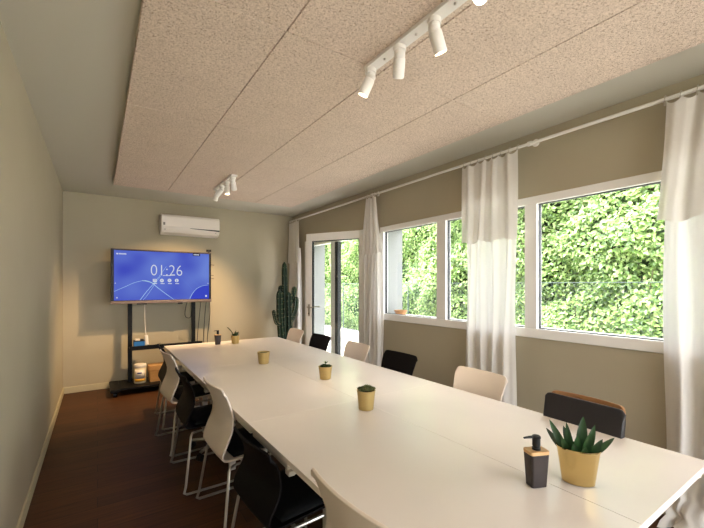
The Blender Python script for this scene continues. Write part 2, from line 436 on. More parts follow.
def hedge_x(y, z):
    return (6.42 + .16 * np.sin(y * 1.7 + z * .9) + .12 * np.sin(y * 3.3 - z * 2.1 + 1) + .10 * np.sin(z * 4.1 + y * .8)
            + .07 * np.sin(y * 6.1 + 2 * np.sin(z * 5)) - .12 * np.clip(1.6 - z, 0, 1.6) * .3)
def build_hedge():
    N = 95000
    y = rng.uniform(.2, 14.5, N); z = rng.uniform(.12, 4.3, N) ** 1.0
    top = 4.0 + .25 * np.sin(y * 1.3) + .12 * np.sin(y * 4.1)
    keep = z < top; y, z = y[keep], z[keep]; n = len(y)
    x = hedge_x(y, z) + rng.exponential(.10, n) - .05
    C = np.stack([x, y, z], 1)
    # blade direction: mostly outwards/down/sideways, the face turned up and out
    nrm = np.stack([-0.75 + rng.normal(0, .35, n), rng.normal(0, .40, n), .62 + rng.normal(0, .35, n)], 1)
    nrm /= np.linalg.norm(nrm, axis=1, keepdims=True)
    d = np.stack([-.5 + rng.normal(0, .45, n), rng.normal(0, .75, n), -.35 + rng.normal(0, .45, n)], 1)
    d -= nrm * (d * nrm).sum(1, keepdims=True); d /= np.linalg.norm(d, axis=1, keepdims=True)
    s = np.cross(nrm, d)
    ln = rng.uniform(.06, .105, n)[:, None]; w = ln * rng.uniform(.24, .32, n)[:, None]
    p0 = C; p3 = C + d * ln - nrm * ln * .12
    mid = C + d * ln * .45
    p1 = mid + s * w + nrm * w * .3; p2 = mid - s * w + nrm * w * .3
    V = np.stack([p0, p1, p3, p2], 1).reshape(-1, 3)
    idx = np.arange(n) * 4
    F = np.concatenate([np.stack([idx, idx + 1, idx + 2], 1), np.stack([idx, idx + 2, idx + 3], 1)])
    h = thing('hedge', 'tall dense green hedge growing beyond the windows behind the wire fence', 'hedge', (6.3, 6, 0))
    me = bpy.data.meshes.new('foliage')
    me.from_pydata((V - np.array([6.3, 6, 0])).tolist(), [], F.tolist()); me.update(); me.materials.append(LEAF)
    o = bpy.data.objects.new('foliage', me); COL.objects.link(o); o.parent = h; o['kind'] = 'stuff'
    # inner mass of twigs: a bumpy solid behind the leaves
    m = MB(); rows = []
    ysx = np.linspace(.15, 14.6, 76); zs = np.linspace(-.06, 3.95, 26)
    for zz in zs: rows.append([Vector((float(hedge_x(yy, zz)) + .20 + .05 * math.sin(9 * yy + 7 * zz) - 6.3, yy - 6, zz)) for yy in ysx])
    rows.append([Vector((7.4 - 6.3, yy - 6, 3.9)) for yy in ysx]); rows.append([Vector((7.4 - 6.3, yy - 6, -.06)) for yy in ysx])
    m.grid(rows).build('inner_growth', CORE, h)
    tw = MB()
    for k in range(160):
        yy = random.uniform(.6, 14); z0 = random.uniform(.1, 3.2); xx = float(hedge_x(yy, z0))
        tw.tube([(xx + .2 - 6.3, yy - 6, z0), (xx + .03 - 6.3, yy - 6 + random.uniform(-.12, .12), z0 + random.uniform(.2, .45))], [.007, .003], 5)
    t = tw.build('twigs', BARK, h); t['kind'] = 'stuff'
build_hedge()

fe = thing('wire_fence', 'green chain-link wire fence on the low wall in front of the hedge', 'fence', (5.74, 6, .202))
b = MB(); sp = .08; z1 = 1.28
k = -8.5 - z1
while k < 9.0:
    for sgn in (1, -1):
        y0, y1 = (k, k + z1) if sgn > 0 else (k + z1, k)
        b.tube([(0, y0, 0.0), (0, y1, z1)], .0016, 4, cap=False)
    k += sp
b.build('wire_mesh', FENCE, fe, smooth=0)
for yy in (-7.5, -5.1, -2.1, .2, 2.86, 5.5, 8.0): MB().cyl((.02, yy, 0), (.02, yy, z1 + .04), .012, n=10).build('fence_post', FENCE, fe)
b = MB(); b.tube([(0, -8.5, z1), (0, 9.6, z1)], .005, 6); b.tube([(0, -8.5, .04), (0, 9.6, .04)], .004, 6)
b.build('tension_wire', FENCE, fe)
b = MB().lathe([(.055, 0), (.075, .055), (.082, .062), (.082, .072), (.070, .072), (.060, .02)], 28)
o = b.build('clay_bowl', TERRA); o.location = (XR + .17, 3.51, PZ0 - .03); tag(o, 'small terracotta bowl standing on the outer window sill', 'bowl')

# ------------------------------------------------------------------ ceiling panels
PB = 2.655
px = [.158, .742, 1.328, 1.912, 2.496]
py = [-2.10, -.85, .395, 1.641, 2.883, 4.131, 5.332]
cn = ['nearest the left wall', 'second from the left wall', 'second from the window side', 'along the window side']
rn = ['overhead row behind the camera', 'overhead row right above the camera', 'row at the top of the picture', 'second row from the top of the picture', 'second row from the screen wall', 'last row beside the screen wall']
pg = 'acoustic ceiling panels'
for j in range(6):
    for i in range(4):
        b = MB().box(px[i] + .002, px[i + 1] - .002, py[j] + .002, py[j + 1] - .002, PB, PB + .035)
        cx, cy = (px[i] + px[i + 1]) / 2, (py[j] + py[j + 1]) / 2
        o = b.build('ceiling_panel', PANEL, origin=(cx, cy, PB), smooth=0, bevel=.0025, bseg=1)
        tag(o, f'beige speckled acoustic ceiling panel {cn[i]}, {rn[j]}', 'ceiling panel', pg)
        MB().box(px[i] + .04 - cx, px[i + 1] - .04 - cx, py[j] + .04 - cy, py[j + 1] - .04 - cy, .035, H - PB).build('batten', GASKET, o, smooth=0)

# ------------------------------------------------------------------ spot tracks
LAMPS = []
def head(par, y, tilt_dir, on, watts, size=62, col=(1, .83, .63)):
    """one spot: stub, joint and can aimed along tilt_dir; local to the track"""
    d = Vector(tilt_dir).normalized()
    j = Vector((0, y, -.042))
    b = MB(); b.cyl((0, y, -.0), (0, y, -.022), .031, n=20); b.cyl((0, y, -.022), j, .025, n=20)
    b.lathe([(.001, -.028), (.018, -.022), (.027, -.008), (.027, .006), (.018, .02), (.001, .024)], 18, (0, y, -.042))
    b.build('joint', WHITE_METAL, par)
    Mx = Matrix.Translation(j) @ d.to_track_quat('-Z', 'Y').to_matrix().to_4x4()
    b = MB(); b.lathe([(.012, -.006), (.026, -.010), (.0295, -.016), (.0295, -.100), (.027, -.102), (.0255, -.098), (.0245, -.088), (.0245, -.084)], 24, M=Mx)
    h = b.build('spot_can', WHITE_METAL, par)
    b = MB(); b.lathe([(.0001, -.086), (.0243, -.086), (.0243, -.090), (.0001, -.092)], 20, M=Mx)
    b.build('bulb', emis('lamp_glow', (255, 222, 178), 26 if on else .9), h)
    if on:
        L = bpy.data.lights.new('spot_lamp', 'SPOT'); L.energy = watts; L.color = col; L.spot_size = math.radians(size); L.spot_blend = .75; L.shadow_soft_size = .022
        lo = bpy.data.objects.new('spot_lamp', L); COL.objects.link(lo); lo.parent = par
        lo.location = Mx @ Vector((0, 0, -.106)); lo.rotation_euler = d.to_track_quat('-Z', 'Y').to_euler()
        LAMPS.append(lo)
def track(label, x, y0, y1, heads):
    t = thing('spot_track', label, 'track light', (x, 0, PB - .018))
    MB().box(-.033, .033, y0, y1, 0, .018).build('rail', WHITE_METAL, t, bevel=.003, smooth=0)
    n = len(heads)
    for k in range(n - 1):
        ym = (heads[k][0] + heads[k + 1][0]) / 2
        MB().lathe([(.006, 0), (.006, -.006), (.0001, -.008)], 12, (0, ym, 0)).build('screw', CHROME, t)
    for hd in heads: head(t, *hd)
    return t
SP = 1.0; WARM = (1, .66, .34)
track('white four-spot ceiling track in the foreground above the near half of the table', 1.245, .62, 1.66, [
    (1.64, (-.26, .42, -.95), True, 14 * SP), (1.40, (.36, .52, -.80), True, 22 * SP), (1.17, (.50, .02, -1), True, 11 * SP), (.935, (-.55, -.50, -.60), True, 14 * SP)])
track('white four-spot ceiling track far off above the screen end of the table', 1.235, 4.08, 4.84, [
    (4.14, (.30, .48, -.90), True, 11 * SP, 62, WARM), (4.36, (.02, .0, -1), True, 11 * SP, 62, WARM), (4.58, (-.66, .42, -.95), True, 34 * SP, 62, WARM), (4.78, (-.20, .66, -1.1), True, 112 * SP, 92, WARM)])

# ------------------------------------------------------------------ curtain rod and curtains
RXc, RZc = 2.872, 2.585
rod = thing('curtain_rod', 'long white curtain rod hung from the ceiling above the windows', 'curtain rod', (RXc, 0, RZc))
MB().cyl((0, -1.6, 0), (0, 6.20, 0), .0125, n=14).build('pole', WHITE_METAL, rod)
for yy in (6.12, 3.74, 1.67, -.4):
    b = MB(); b.tube([(0, yy, 0), (.03, yy, .022), (XR - RXc, yy, .026)], .008, 10); b.cyl((XR - RXc - .008, yy, .026), (XR - RXc, yy, .026), .030, n=18); b.cyl((0, yy - .014, 0), (0, yy + .014, 0), .019, n=14)
    b.build('bracket', WHITE_METAL, rod)

def curtain(label, top, mid, low, flap, folds, seed, zflap=1.835, puddle=0, xin=0):
    """top/mid/low = (y0, y1) spans at the rod, at the flap's hem and at the floor"""
    r = random.Random(seed)
    cy = (low[0] + low[1]) / 2
    t = thing('curtain', label, 'curtain', (RXc, cy, 0), group='white linen curtains')
    ph = [r.uniform(0, 6.28) for _ in range(4)]
    nh = max(4, int(round((top[1] - top[0]) / .075)) + 1)
    def span(z):
        ks = [(2.55, top), (zflap, mid), (.0, low)]
        if z >= zflap: a = (z - zflap) / (2.55 - zflap); A, B = mid, top
        else: a = z / zflap; A, B = low, mid
        a = max(0, min(1, a)); a = a * a * (3 - 2 * a) if z < zflap else a
        return A[0] + (B[0] - A[0]) * a, A[1] + (B[1] - A[1]) * a
    def wave(u, z, amp):
        q = .5 + .5 * min(1, max(0, (2.55 - z) / 1.2))
        return amp * q * (math.sin(2 * PI * folds * u + ph[0] + .35 * math.sin(z * 1.7 + ph[1])) + .35 * math.sin(2 * PI * folds * 2.1 * u + ph[2] + z * .6) + .2 * math.sin(2 * PI * folds * .5 * u + ph[3] + z))
    def sheet(z0, z1, dx, amp, nz, nu, scallop, hem, inset=0):
        rows = []
        for i in range(nz + 1):
            z = z1 + (z0 - z1) * i / nz
            row = []
            a, c = span(z)
            a += inset; c -= inset
            for k in range(nu + 1):
                u = k / nu
                y = a + (c - a) * u
                zz = z
                if scallop: zz -= .026 * abs(math.sin(PI * (nh - 1) * u)) ** .8 * max(0, 1 - (z1 - z) / .12)
                if hem: zz += .012 * math.sin(2 * PI * folds * .7 * u + ph[1]) * max(0, 1 - (z - z0) / .1)
                x = dx + wave(u, z, amp)
                y += .012 * math.sin(3.1 * z + 9 * u + ph[3])
                if puddle and z < .32:
                    q = (.32 - z) / .32
                    x -= puddle * q * q * (.6 + .5 * math.sin(5 * u * folds + ph[2]))
                    y += .03 * q * math.sin(23 * u + ph[0]) + .02 * q * math.sin(60 * z)
                    zz = max(zz, .006 + .035 * q * (1 + math.sin(17 * u + 31 * z + ph[1])))
                row.append(Vector((x, y - cy, zz)))
            rows.append(row)
        m = MB(); m.grid(rows); return m
    amp = .026
    sheet(.012, zflap + .25, xin, amp, 60 if puddle else 34, 96, False, False, .028).build('drape', LINEN, t, smooth=180)
    # folded-over upper length
    sheet(zflap, 2.562, xin - .034, amp * .6, 26, 96, True, True).build('folded_top', LINEN, t, smooth=180)
    for k in range(nh):
        y = top[0] + (top[1] - top[0]) * k / (nh - 1) - cy
        pts = [(.0 + .021 * math.cos(a), y, RZc + .021 * math.sin(a)) for a in np.linspace(0, 2 * PI, 15)]
        b = MB(); b.tube(pts, .0022, 5); b.box(-.004 - .02, .004 - .02, y - .004, y + .004, RZc - .045, RZc - .015)
        b.build('ring', CHROME, t)
    return t
curtain('narrow white linen curtain bunched in the corner behind the cactus', (5.78, 6.17), (5.74, 6.20), (5.77, 6.20), 0, 5, 1)
curtain('white linen curtain hanging between the glass door and the window', (3.62, 3.84), (3.52, 3.94), (3.53, 3.98), 0, 5, 2)
curtain('white linen curtain hanging in front of the middle of the window', (1.765, 2.31), (1.765, 2.33), (1.78, 2.33), 0, 4, 3)
curtain('wide white linen curtain at the right edge of the picture, trailing on the floor', (-.10, .80), (-.06, .84), (-.05, .845), 0, 6, 4, puddle=.17)

# ------------------------------------------------------------------ tables
TZ = .725; TT = .026
TY = [.435, 1.921, 3.407, 4.893]; TX = [.652, 1.361, 2.072]
tn = ['nearest the camera', 'in the middle', 'nearest the screen']
sn = ['chairs-by-the-wall side', 'window side']
tg = 'white desks pushed together'
def make_desk():
    t = thing('desk', '', 'table', group=tg)
    w, l = (TX[1] - TX[0]) / 2 - .0003, (TY[1] - TY[0]) / 2 - .0003
    MB().box(-w, w, -l, l, TZ - TT, TZ).build('tabletop', LAMINATE, t, bevel=.0008, bseg=1, smooth=0)
    for sy in (-1, 1):
        b = MB()
        y0, y1 = sorted((sy * .292, sy * (l - .02)))
        for sx in (-1, 1):
            b.box(sx * (w - .03) - .012, sx * (w - .03) + .012, y0, y1, TZ - TT - .04, TZ - TT)
            b.box(sx * (w - .03) - .014, sx * (w - .03) + .014, sy * .292 - .02, sy * .292 + .02, TZ - TT - .062, TZ - TT - .04)
        b.box(-w + .044, w - .044, sy * .292 - .018, sy * .292 + .018, TZ - TT - .06, TZ - TT)
        b.build('apron_frame', DESK_FRAME, t, smooth=0, bevel=.002)
    for sy in (-1, 1):
        for sx in (-1, 1):
            x, y = sx * .13, sy * .292
            MB().box(x - .022, x + .022, y - .022, y + .022, .0, TZ - TT - .06).build('leg', DESK_FRAME, t, smooth=0, bevel=.003)
    return t
dk = make_desk(); first = True
for i in range(2):
    for j in range(3):
        loc = ((TX[i] + TX[i + 1]) / 2, (TY[j] + TY[j + 1]) / 2, 0)
        lb = f'white laminate desk of the long table, {sn[i]}, {tn[j]}'
        if first: dk.location = loc; dk['label'] = lb; first = False
        else: dup(dk, loc, 0, lb)

# ------------------------------------------------------------------ chairs
def shell_surface(top):
    # (y, z, half width) from the front lip of the seat, back along the seat and up the backrest
    P = [(.225, .420, .185), (.215, .436, .195), (.17, .444, .203), (.05, .436, .208), (-.08, .428, .208), (-.17, .421, .206), (-.222, .422, .202), (-.243, .438, .201)]
    B = [(-.239, .475, .206), (-.226, .525, .208), (-.211, .575, .206), (-.204, .62, .202), (-.207, .67, .198), (-.218, .72, .200), (-.235, .77, .206), (-.253, .815, .210), (-.268, .850, .209)]
    k = (top - .475) / (.850 - .475)
    P += [(y, .475 + (z - .475) * k, w) for (y, z, w) in B]
    return catmull([Vector(p) for p in P], 4)
def shell_mesh(top):
    S = shell_surface(top); rows = []; n = len(S); nu = 28
    for i, p in enumerate(S):
        back = max(0, min(1, (p.y - .47) / .2)); tq = max(0, (p.y - (top - .05)) / .05) if i > n * .5 else 0
        row = []
        for k in range(nu + 1):
            u = math.sin((-1 + 2 * k / nu) * PI / 2 * .86) / math.sin(PI / 2 * .86)
            e = abs(u)
            z = p.y + (1 - back) * .010 * u * u - .034 * tq * (1 - math.sqrt(max(0, 1 - (max(0, e - .84) / .16) ** 2)))
            row.append(Vector((p.z * u, p.x + back * .024 * u * u, z)))
        rows.append(row)
    m = MB(); m.grid(rows); return m
def sled_side(sx):
    x = .20 * sx; xf = .278 * sx
    pts = [(x, .17, .405), (x, -.165, .402), (x + .012 * sx, -.205, .398), (x + .02 * sx, -.215, .38)]
    leg = [(xf - .008 * sx, -.258, .06), (xf, -.270, .022), (xf, -.252, .011), (xf, .19, .011), (xf, .212, .020), (xf - .004 * sx, .205, .05), (x + .02 * sx, .19, .37), (x, .17, .405)]
    b = MB(); b.tube(pts + leg, .0085, 8); return b
def make_chair(label, white, top):
    t = thing('shell_chair', label, 'chair')
    sm = CHAIR_WHITE if white else CHAIR_BLACK
    shell_mesh(top).build('seat_shell', sm, t, smooth=60, solid=.011, bevel=.003, bseg=2)
    # upholstered pad on the seat
    rows = []
    for i in range(9):
        y = .205 - .385 * i / 8
        row = []
        for k in range(13):
            u = -1 + 2 * k / 12
            dome = (1 - abs(u) ** 6) * (1 - abs(2 * i / 8 - 1) ** 6)
            row.append(Vector((.192 * u, y, .447 + .010 * u * u + .022 * dome - .010 * (i / 8))))
        rows.append(row)
    MB().grid(rows).build('seat_pad', PAD, t, smooth=60, solid=.008)
    for sx in (-1, 1): sled_side(sx).build('sled_leg', CHROME, t)
    b = MB(); b.tube([(-.20, .10, .403), (.20, .10, .403)], .0085, 8); b.build('cross_bar', CHROME, t)
    b = MB(); b.tube([(-.20, -.12, .403), (.20, -.12, .403)], .0085, 8); b.build('cross_bar', CHROME, t)
    return t
protos = {}
def place(white, x, y, rz, label, group, top=.85):
    key = (white, top)
    if key not in protos:
        p = protos[key] = make_chair(label, white, top); p.location = (x, y, 0); p.rotation_euler = (0, 0, rz); p['group'] = group
        return p
    return dup(protos[key], (x, y, 0), rz, label, group)
R90 = math.radians(90)
lg, rg = 'sled chairs on the wall side', 'sled chairs on the window side'
wh, bl = 'white sled chair', 'black sled chair'
for white, x, y, a, lb in (
    (False, .80, 4.39, 0, bl + ' on the wall side, farthest away beside the screen cart'),
    (True, .75, 3.73, 5, wh + ' on the wall side, farthest of its white chairs'),
    (False, .76, 3.03, 0, bl + ' on the wall side, in the middle of the row'),
    (True, .83, 2.385, 2, wh + ' on the wall side, with its whole back in view'),
    (False, .815, 1.67, 3, bl + ' on the wall side, nearest the camera of its black chairs'),
    (True, .835, .90, 1, wh + ' on the wall side, cut off by the bottom edge')):
    place(white, x, y, -R90 + math.radians(a), lb, lg, .85 if white else (.755 if 1 < y < 2 else .80))
for white, x, y, a, lb in (
    (True, 1.975, 4.57, 0, wh + ' on the window side, farthest away beside the cactus'),
    (False, 1.975, 3.89, 2, bl + ' on the window side, in front of the glass door leaf'),
    (True, 1.975, 3.14, -1, wh + ' on the window side, in front of the curtain next to the door'),
    (False, 1.965, 2.47, 1, bl + ' on the window side, backed by the bare wall under the window'),
    (True, 1.965, 1.645, -1, wh + ' on the window side, in front of the middle curtain')):
    place(white, x, y, R90 + math.radians(a), lb, rg)

def castor_base(par, r, zh):
    for k in range(5):
        a = 2 * PI * k / 5 + PI * .8
        c, s_ = math.cos(a), math.sin(a)
        arm = MB(); arm.tube([(0, 0, .085), (c * r * .5, s_ * r * .5, .082), (c * r, s_ * r, .070)], [.020, .016, .012], 8)
        o = arm.build('base_arm', CHROME, par)
        w = MB(); px_, py_ = c * r, s_ * r
        for q in (-1, 1):
            w.cyl((px_ - s_ * .004 * q, py_ + c * .004 * q, .028), (px_ - s_ * .020 * q, py_ + c * .020 * q, .028), .027, n=16)
        w.cyl((px_, py_, .028), (px_, py_, .066), .006, n=8)
        w.build('castor', PLASTIC_BLACK, o)
    MB().cyl((0, 0, .06), (0, 0, zh), .026, n=18).build('gas_column', PLASTIC_BLACK, par)
# leather-padded plywood swivel chair on the window side
ex = thing('swivel_chair', 'black leather chair with a tan plywood back, beside the large gold planter', 'chair', (1.84, .925, 0), R90 + math.radians(-1))
def ex_grid(pts, hw, bow, nu=32, corner=.028, zt=.85):
    rows = []
    for i, (y, z) in enumerate(pts):
        row = []
        for k in range(nu + 1):
            u = -1 + 2 * k / nu
            zz = z
            e = abs(u)
            if z > zt - .06: zz -= corner * (1 - math.sqrt(1.000001 - max(0, (e - .84) / .16) ** 2)) * ((z - (zt - .06)) / .06)
            row.append(Vector((hw * u, y + bow * u * u, zz)))
        rows.append(row)
    m = MB(); m.grid(rows); return m
cp = catmull([Vector((-.208, .47, 0)), Vector((-.215, .56, 0)), Vector((-.225, .66, 0)), Vector((-.245, .77, 0)), Vector((-.268, .856, 0))], 4)
ex_grid([(p.x - .036, p.y + .004) for p in cp], .180, .036, zt=.86).build('back_shell', PLY, ex, solid=.026, bevel=.003, smooth=60)
rows = []
for i, p in enumerate(cp):
    row = []
    for k in range(33):
        u = -1 + 2 * k / 32
        e = abs(u); zz = p.y - .006 - (.026 * (1 - math.sqrt(1.000001 - max(0, (e - .86) / .14) ** 2)) * max(0, (p.y - .80) / .06))
        row.append(Vector((.190 * u, p.x + .018 + .004 * u * u, zz)))
    rows.append(row)
MB().grid(rows).build('back_pad', LEATHER, ex, solid=.034, bevel=.012, bseg=3, smooth=60)
MB().rbox(-.22, .22, -.215, .23, .415, .47, .05, 5).build('seat', LEATHER, ex, bevel=.014, bseg=3)
MB().rbox(-.225, .225, -.22, .235, .400, .414, .05, 5).build('seat_shell', PLY, ex, bevel=.003)
b = MB()
for q in (-.05, .05): b.tube([(q, -.10, .392), (q, -.22, .395), (q, -.262, .44), (q, -.268, .56)], .011, 8, smooth=3)
b.build('back_bracket', DARK_STEEL, ex)
MB().rbox(-.10, .10, -.12, .12, .375, .399, .02, 3).build('seat_plate', DARK_STEEL, ex)
castor_base(ex, .25, .375)
# castor stool pushed right under the table
sl = thing('castor_stool', 'castor stool base standing under the table behind the middle black chair', 'stool', (.905, 3.385, 0))
castor_base(sl, .255, .56)
MB().lathe([(.02, .56), (.15, .562), (.165, .575), (.168, .60), (.155, .625), (.001, .632)], 28).build('seat', LEATHER, sl)

# ------------------------------------------------------------------ table-top things
def pot_mb(rt, rb, h, sy=1.0, n=40):
    return MB().lathe([(rb * .9, 0), (rb, .003), (rb + (rt - rb) * .97, h - .006), (rt + .002, h - .004), (rt + .002, h), (rt - .003, h), (rt - .006, h - .02), (rt - .007, h - .024)], n, sy=sy, sx=1.0, cap=True)
def planter(name, label, x, y, rt, rb, h, mat, group='small gold plant pots'):
    t = thing(name, label, 'plant pot', (x, y, TZ), group=group)
    pot_mb(rt, rb, h).build('pot', mat, t)
    MB().lathe([(.0001, h - .012), (rt - .007, h - .016)], 24, cap=False).build('soil', SOIL, t)
    return t
# large oval planter in front
t = thing('potted_plant', 'large shiny oval gold pot of dark spiky leaves at the near end of the table', 'potted plant', (1.458, .662, TZ), math.radians(-60))
pot_mb(.070, .053, .130, sy=.70).build('pot', GOLD, t)
MB().lathe([(.0001, .106), (.0625, .104)], 24, cap=False, sy=.66).build('soil', SOIL, t)
r = random.Random(5)
spec = [(-.036, .0, -.62, .0, .130, .026), (-.042, .006, -1.0, .15, .100, .022), (-.018, .008, -.22, -.1, .118, .020), (-.004, -.012, -.02, -.4, .092, .026), (.008, .012, .10, .1, .138, .036), (.020, -.010, .18, -.35, .108, .028),
        (-.030, -.012, -.45, -.5, .080, .024), (.026, .010, .34, .2, .115, .026), (.034, -.008, .58, -.3, .092, .024), (.040, .0, 1.0, .1, .112, .022), (-.010, -.02, -.2, -.8, .07, .024), (.012, -.02, .15, -.9, .07, .024), (-.020, .014, -.35, .3, .095, .024)]
for (ox, oy, dx, dy, ln, wd) in spec:
    b = MB(); b.leaf((ox, oy, .100), (dx, dy, 1.25), ln, wd, up=(0, -1, .2), curl=(.0 if dx < .8 else .25), fold=.35, seg=8, thick=.003)
    b.build('leaf', LEAF_DARK, t)
# rosette succulents in the nearer small pot
t = planter('potted_succulent', 'matt gold pot of clustered rosette succulents, second nearest pot on the table', 1.295, 1.75, .053, .043, .112, GOLD_MATT)
def rosette(par, c, R, n, mat, tilt=0):
    b = MB()
    for lay, (q, m, el) in enumerate(((1, n, .35), (.72, n - 1, .8), (.42, n - 3, 1.6))):
        for k in range(max(3, m)):
            a = 2 * PI * k / max(3, m) + lay * .5
            b.leaf((c[0], c[1], c[2]), (math.cos(a), math.sin(a), el), R * (.6 + .4 * q), R * .62, curl=.15, fold=.45, seg=4, thick=R * .12)
    return b.build('rosette', mat, par)
for (x, y, z, R) in ((-.034, -.010, .108, .026), (-.006, -.030, .112, .024), (.030, -.020, .112, .026), (.004, .002, .122, .026), (-.026, .022, .112, .024), (.032, .016, .114, .024), (.006, .034, .110, .022)):
    rosette(t, (x, y, z), R, 8, SUCC)
t = planter('potted_succulent', 'matt gold pot with a low leafy sprout, third pot from the near end', 1.452, 2.49, .052, .041, .098, GOLD_MATT)
for (x, y, z, R) in ((-.028, 0, .086, .03), (.0, -.02, .09, .034), (.028, .0, .086, .03), (.0, .022, .09, .03)):
    rosette(t, (x, y, z), R, 7, SPROUT)
b = MB(); b.tube([(0, 0, .085), (.004, 0, .125)], .003, 6)
for k in range(5):
    a = k * 1.26; b.leaf((.004, 0, .118), (math.cos(a), math.sin(a), .7), .026, .014)
b.build('sprout', SPROUT, t)
t = planter('potted_plant', 'matt gold pot filled level with dry green moss, second pot from the far end', 1.267, 3.30, .056, .045, .106, GOLD_MATT)
bpy.data.objects.remove([c for c in t.children if c.name.startswith('soil')][0])
MB().lathe([(.0001, .103), (.03, .102), (.049, .092)], 28, cap=False).build('moss', MOSS, t)
t = planter('potted_plant', 'matt gold pot with one long trailing stem, farthest pot on the table', 1.408, 4.62, .050, .041, .098, GOLD_MATT)
b = MB()
for k in range(14):
    a = k * 2.4; b.leaf((.02 * math.cos(a), .02 * math.sin(a), .088), (math.cos(a), math.sin(a), .9 + .6 * (k % 3)), .045 + .01 * (k % 3), .026)
b.build('foliage', LEAF_DARK, t)
b = MB(); pts = [Vector((-.01, 0, .09)), Vector((-.035, 0, .13)), Vector((-.06, 0, .165)), Vector((-.085, 0, .19))]; b.tube(pts, .0025, 6, smooth=3)
for p in catmull(pts, 2)[2:]:
    b.leaf(p, (-.7, .4, .7), .035, .017); b.leaf(p, (-.5, -.6, .6), .03, .016)
b.leaf((-.045, .0, .05), (-.9, 0, -.35), .035, .022); b.tube([(-.03, 0, .095), (-.045, 0, .05)], .002, 5)
b.leaf((.0, 0, .1), (.15, 0, 1), .07, .018); b.leaf((.02, 0, .1), (.5, 0, .8), .05, .02)
b.build('trailing_stem', SPROUT, t)

def soap(label, x, y, rz, k=1.0):
    t = thing('soap_dispenser', label, 'soap dispenser', (x, y, TZ), rz, 'soap dispensers')
    MB().rbox(-.039 * k, .039 * k, -.027 * k, .027 * k, 0, .122 * k, .010, 5, taper=.80).build('bottle', SOAP_BODY, t, bevel=.002)
    MB().rbox(-.0395 * k, .0395 * k, -.0275 * k, .0275 * k, .1222 * k, .135 * k, .010, 5).build('lid', BAMBOO, t, bevel=.002)
    b = MB(); b.cyl((0, 0, .135 * k), (0, 0, .143 * k), .0155 * k, n=24); b.cyl((0, 0, .143 * k), (0, 0, .150 * k), .012 * k, n=20); b.cyl((0, 0, .150 * k), (0, 0, .176 * k), .0145 * k, n=24)
    b.build('collar', PLASTIC_BLACK, t)
    b = MB(); b.lathe([(.0145 * k, .176 * k), (.016 * k, .178 * k), (.016 * k, .184 * k), (.013 * k, .187 * k), (.001, .188 * k)], 24)
    b.tube([(0, 0, .182 * k), (-.03 * k, 0, .183 * k), (-.052 * k, 0, .182 * k)], [.006 * k, .005 * k, .0035 * k], 10)
    b.build('pump', PLASTIC_BLACK, t)
    return t
soap('dark soap dispenser with a bamboo lid beside the large gold pot', 1.312, .738, math.radians(-24), .96)
soap('dark brown soap dispenser at the far end of the table near the screen', 1.208, 4.66, math.radians(10), .92)

# ------------------------------------------------------------------ screen, cart and things on the cart
SX0, SX1, SZ0, SZ1, SY = .146, 1.430, 1.192, 1.938, 5.90
tv = thing('display_screen', 'large wide display screen showing the time on blue, on the black cart', 'screen', ((SX0 + SX1) / 2, SY, SZ0))
cx = (SX0 + SX1) / 2; hw = (SX1 - SX0) / 2; hh = SZ1 - SZ0
MB().box(-hw + .012, hw - .012, .014, .075, .02, hh - .012).build('housing', PLASTIC_BLACK, tv, bevel=.006, smooth=0)
b = MB(); b.box(-hw, -hw + .036, -.006, .030, .040, hh - .016); b.box(hw - .030, hw, -.006, .030, .040, hh - .016); b.box(-hw, hw, -.006, .03, hh - .022, hh - .010); b.box(-hw + .036, hw - .03, -.004, .014, .036, .046)
b.build('bezel', PLASTIC_BLACK, tv, bevel=.003, smooth=0)
MB().box(-hw - .004, hw + .004, -.010, .034, 0, .038).build('lower_bar', BRONZE, tv, bevel=.004, smooth=0)
MB().box(-hw, hw, -.008, .034, hh - .010, hh).build('upper_bar', BRONZE, tv, bevel=.003, smooth=0)
b = MB(); sx0, sx1, sz0, sz1 = -hw + .036, hw - .030, .046, hh - .022
b.box(sx0, sx1, .002, .012, sz0, sz1)
scr = b.build('screen', screen_mat(1, 1), tv, smooth=0)
SW, SH = sx1 - sx0, sz1 - sz0
TXT = emis('screen_text', (235, 240, 255), .34); WAVE = emis('screen_glow_line', (176, 212, 255), .42); WAVE2 = emis('screen_faint_line', (112, 146, 255), .3)
DARKTAG = emis('screen_dark_tag', (8, 12, 60), .34); PANEL_D = emis('screen_deep_blue', (72, 88, 232), .3); GLOW = emis('screen_pale_glow', (186, 222, 255), .32)
def sc(u, v): return (sx0 + SW * u, sz0 + SH * (1 - v))       # u right, v down, both 0..1
def flat(name, polys, mat, y, par):
    b = MB()
    for poly in polys:
        p = [Vector((*sc(*q)[:1], 0, sc(*q)[1])) for q in poly]
        n = len(p)
        vs = [Vector((a.x, y, a.z)) for a in p] + [Vector((a.x, y + .0008, a.z)) for a in p]
        b.add(vs, [tuple(range(n)), tuple(range(2 * n - 1, n - 1, -1))] + [(i, n + i, n + (i + 1) % n, (i + 1) % n) for i in range(n)])
    return b.build(name, mat, par, smooth=0)
def ribbon(pts, w0, w1=None):
    P = catmull([Vector((a, b_ * SH / SW, 0)) for a, b_ in pts], 8); w1 = w0 if w1 is None else w1
    polys = []
    for i in range(len(P) - 1):
        t0, t1 = i / (len(P) - 1), (i + 1) / (len(P) - 1)
        def off(k, t):
            a = P[max(k - 1, 0)]; c = P[min(k + 1, len(P) - 1)]; d = (c - a).normalized(); w = w0 + (w1 - w0) * t
            return Vector((-d.y, d.x, 0)) * w
        o0, o1 = off(i, t0), off(i + 1, t1)
        q = [P[i] - o0, P[i + 1] - o1, P[i + 1] + o1, P[i] + o0]
        polys.append([(v.x, v.y * SW / SH) for v in q])
    return polys
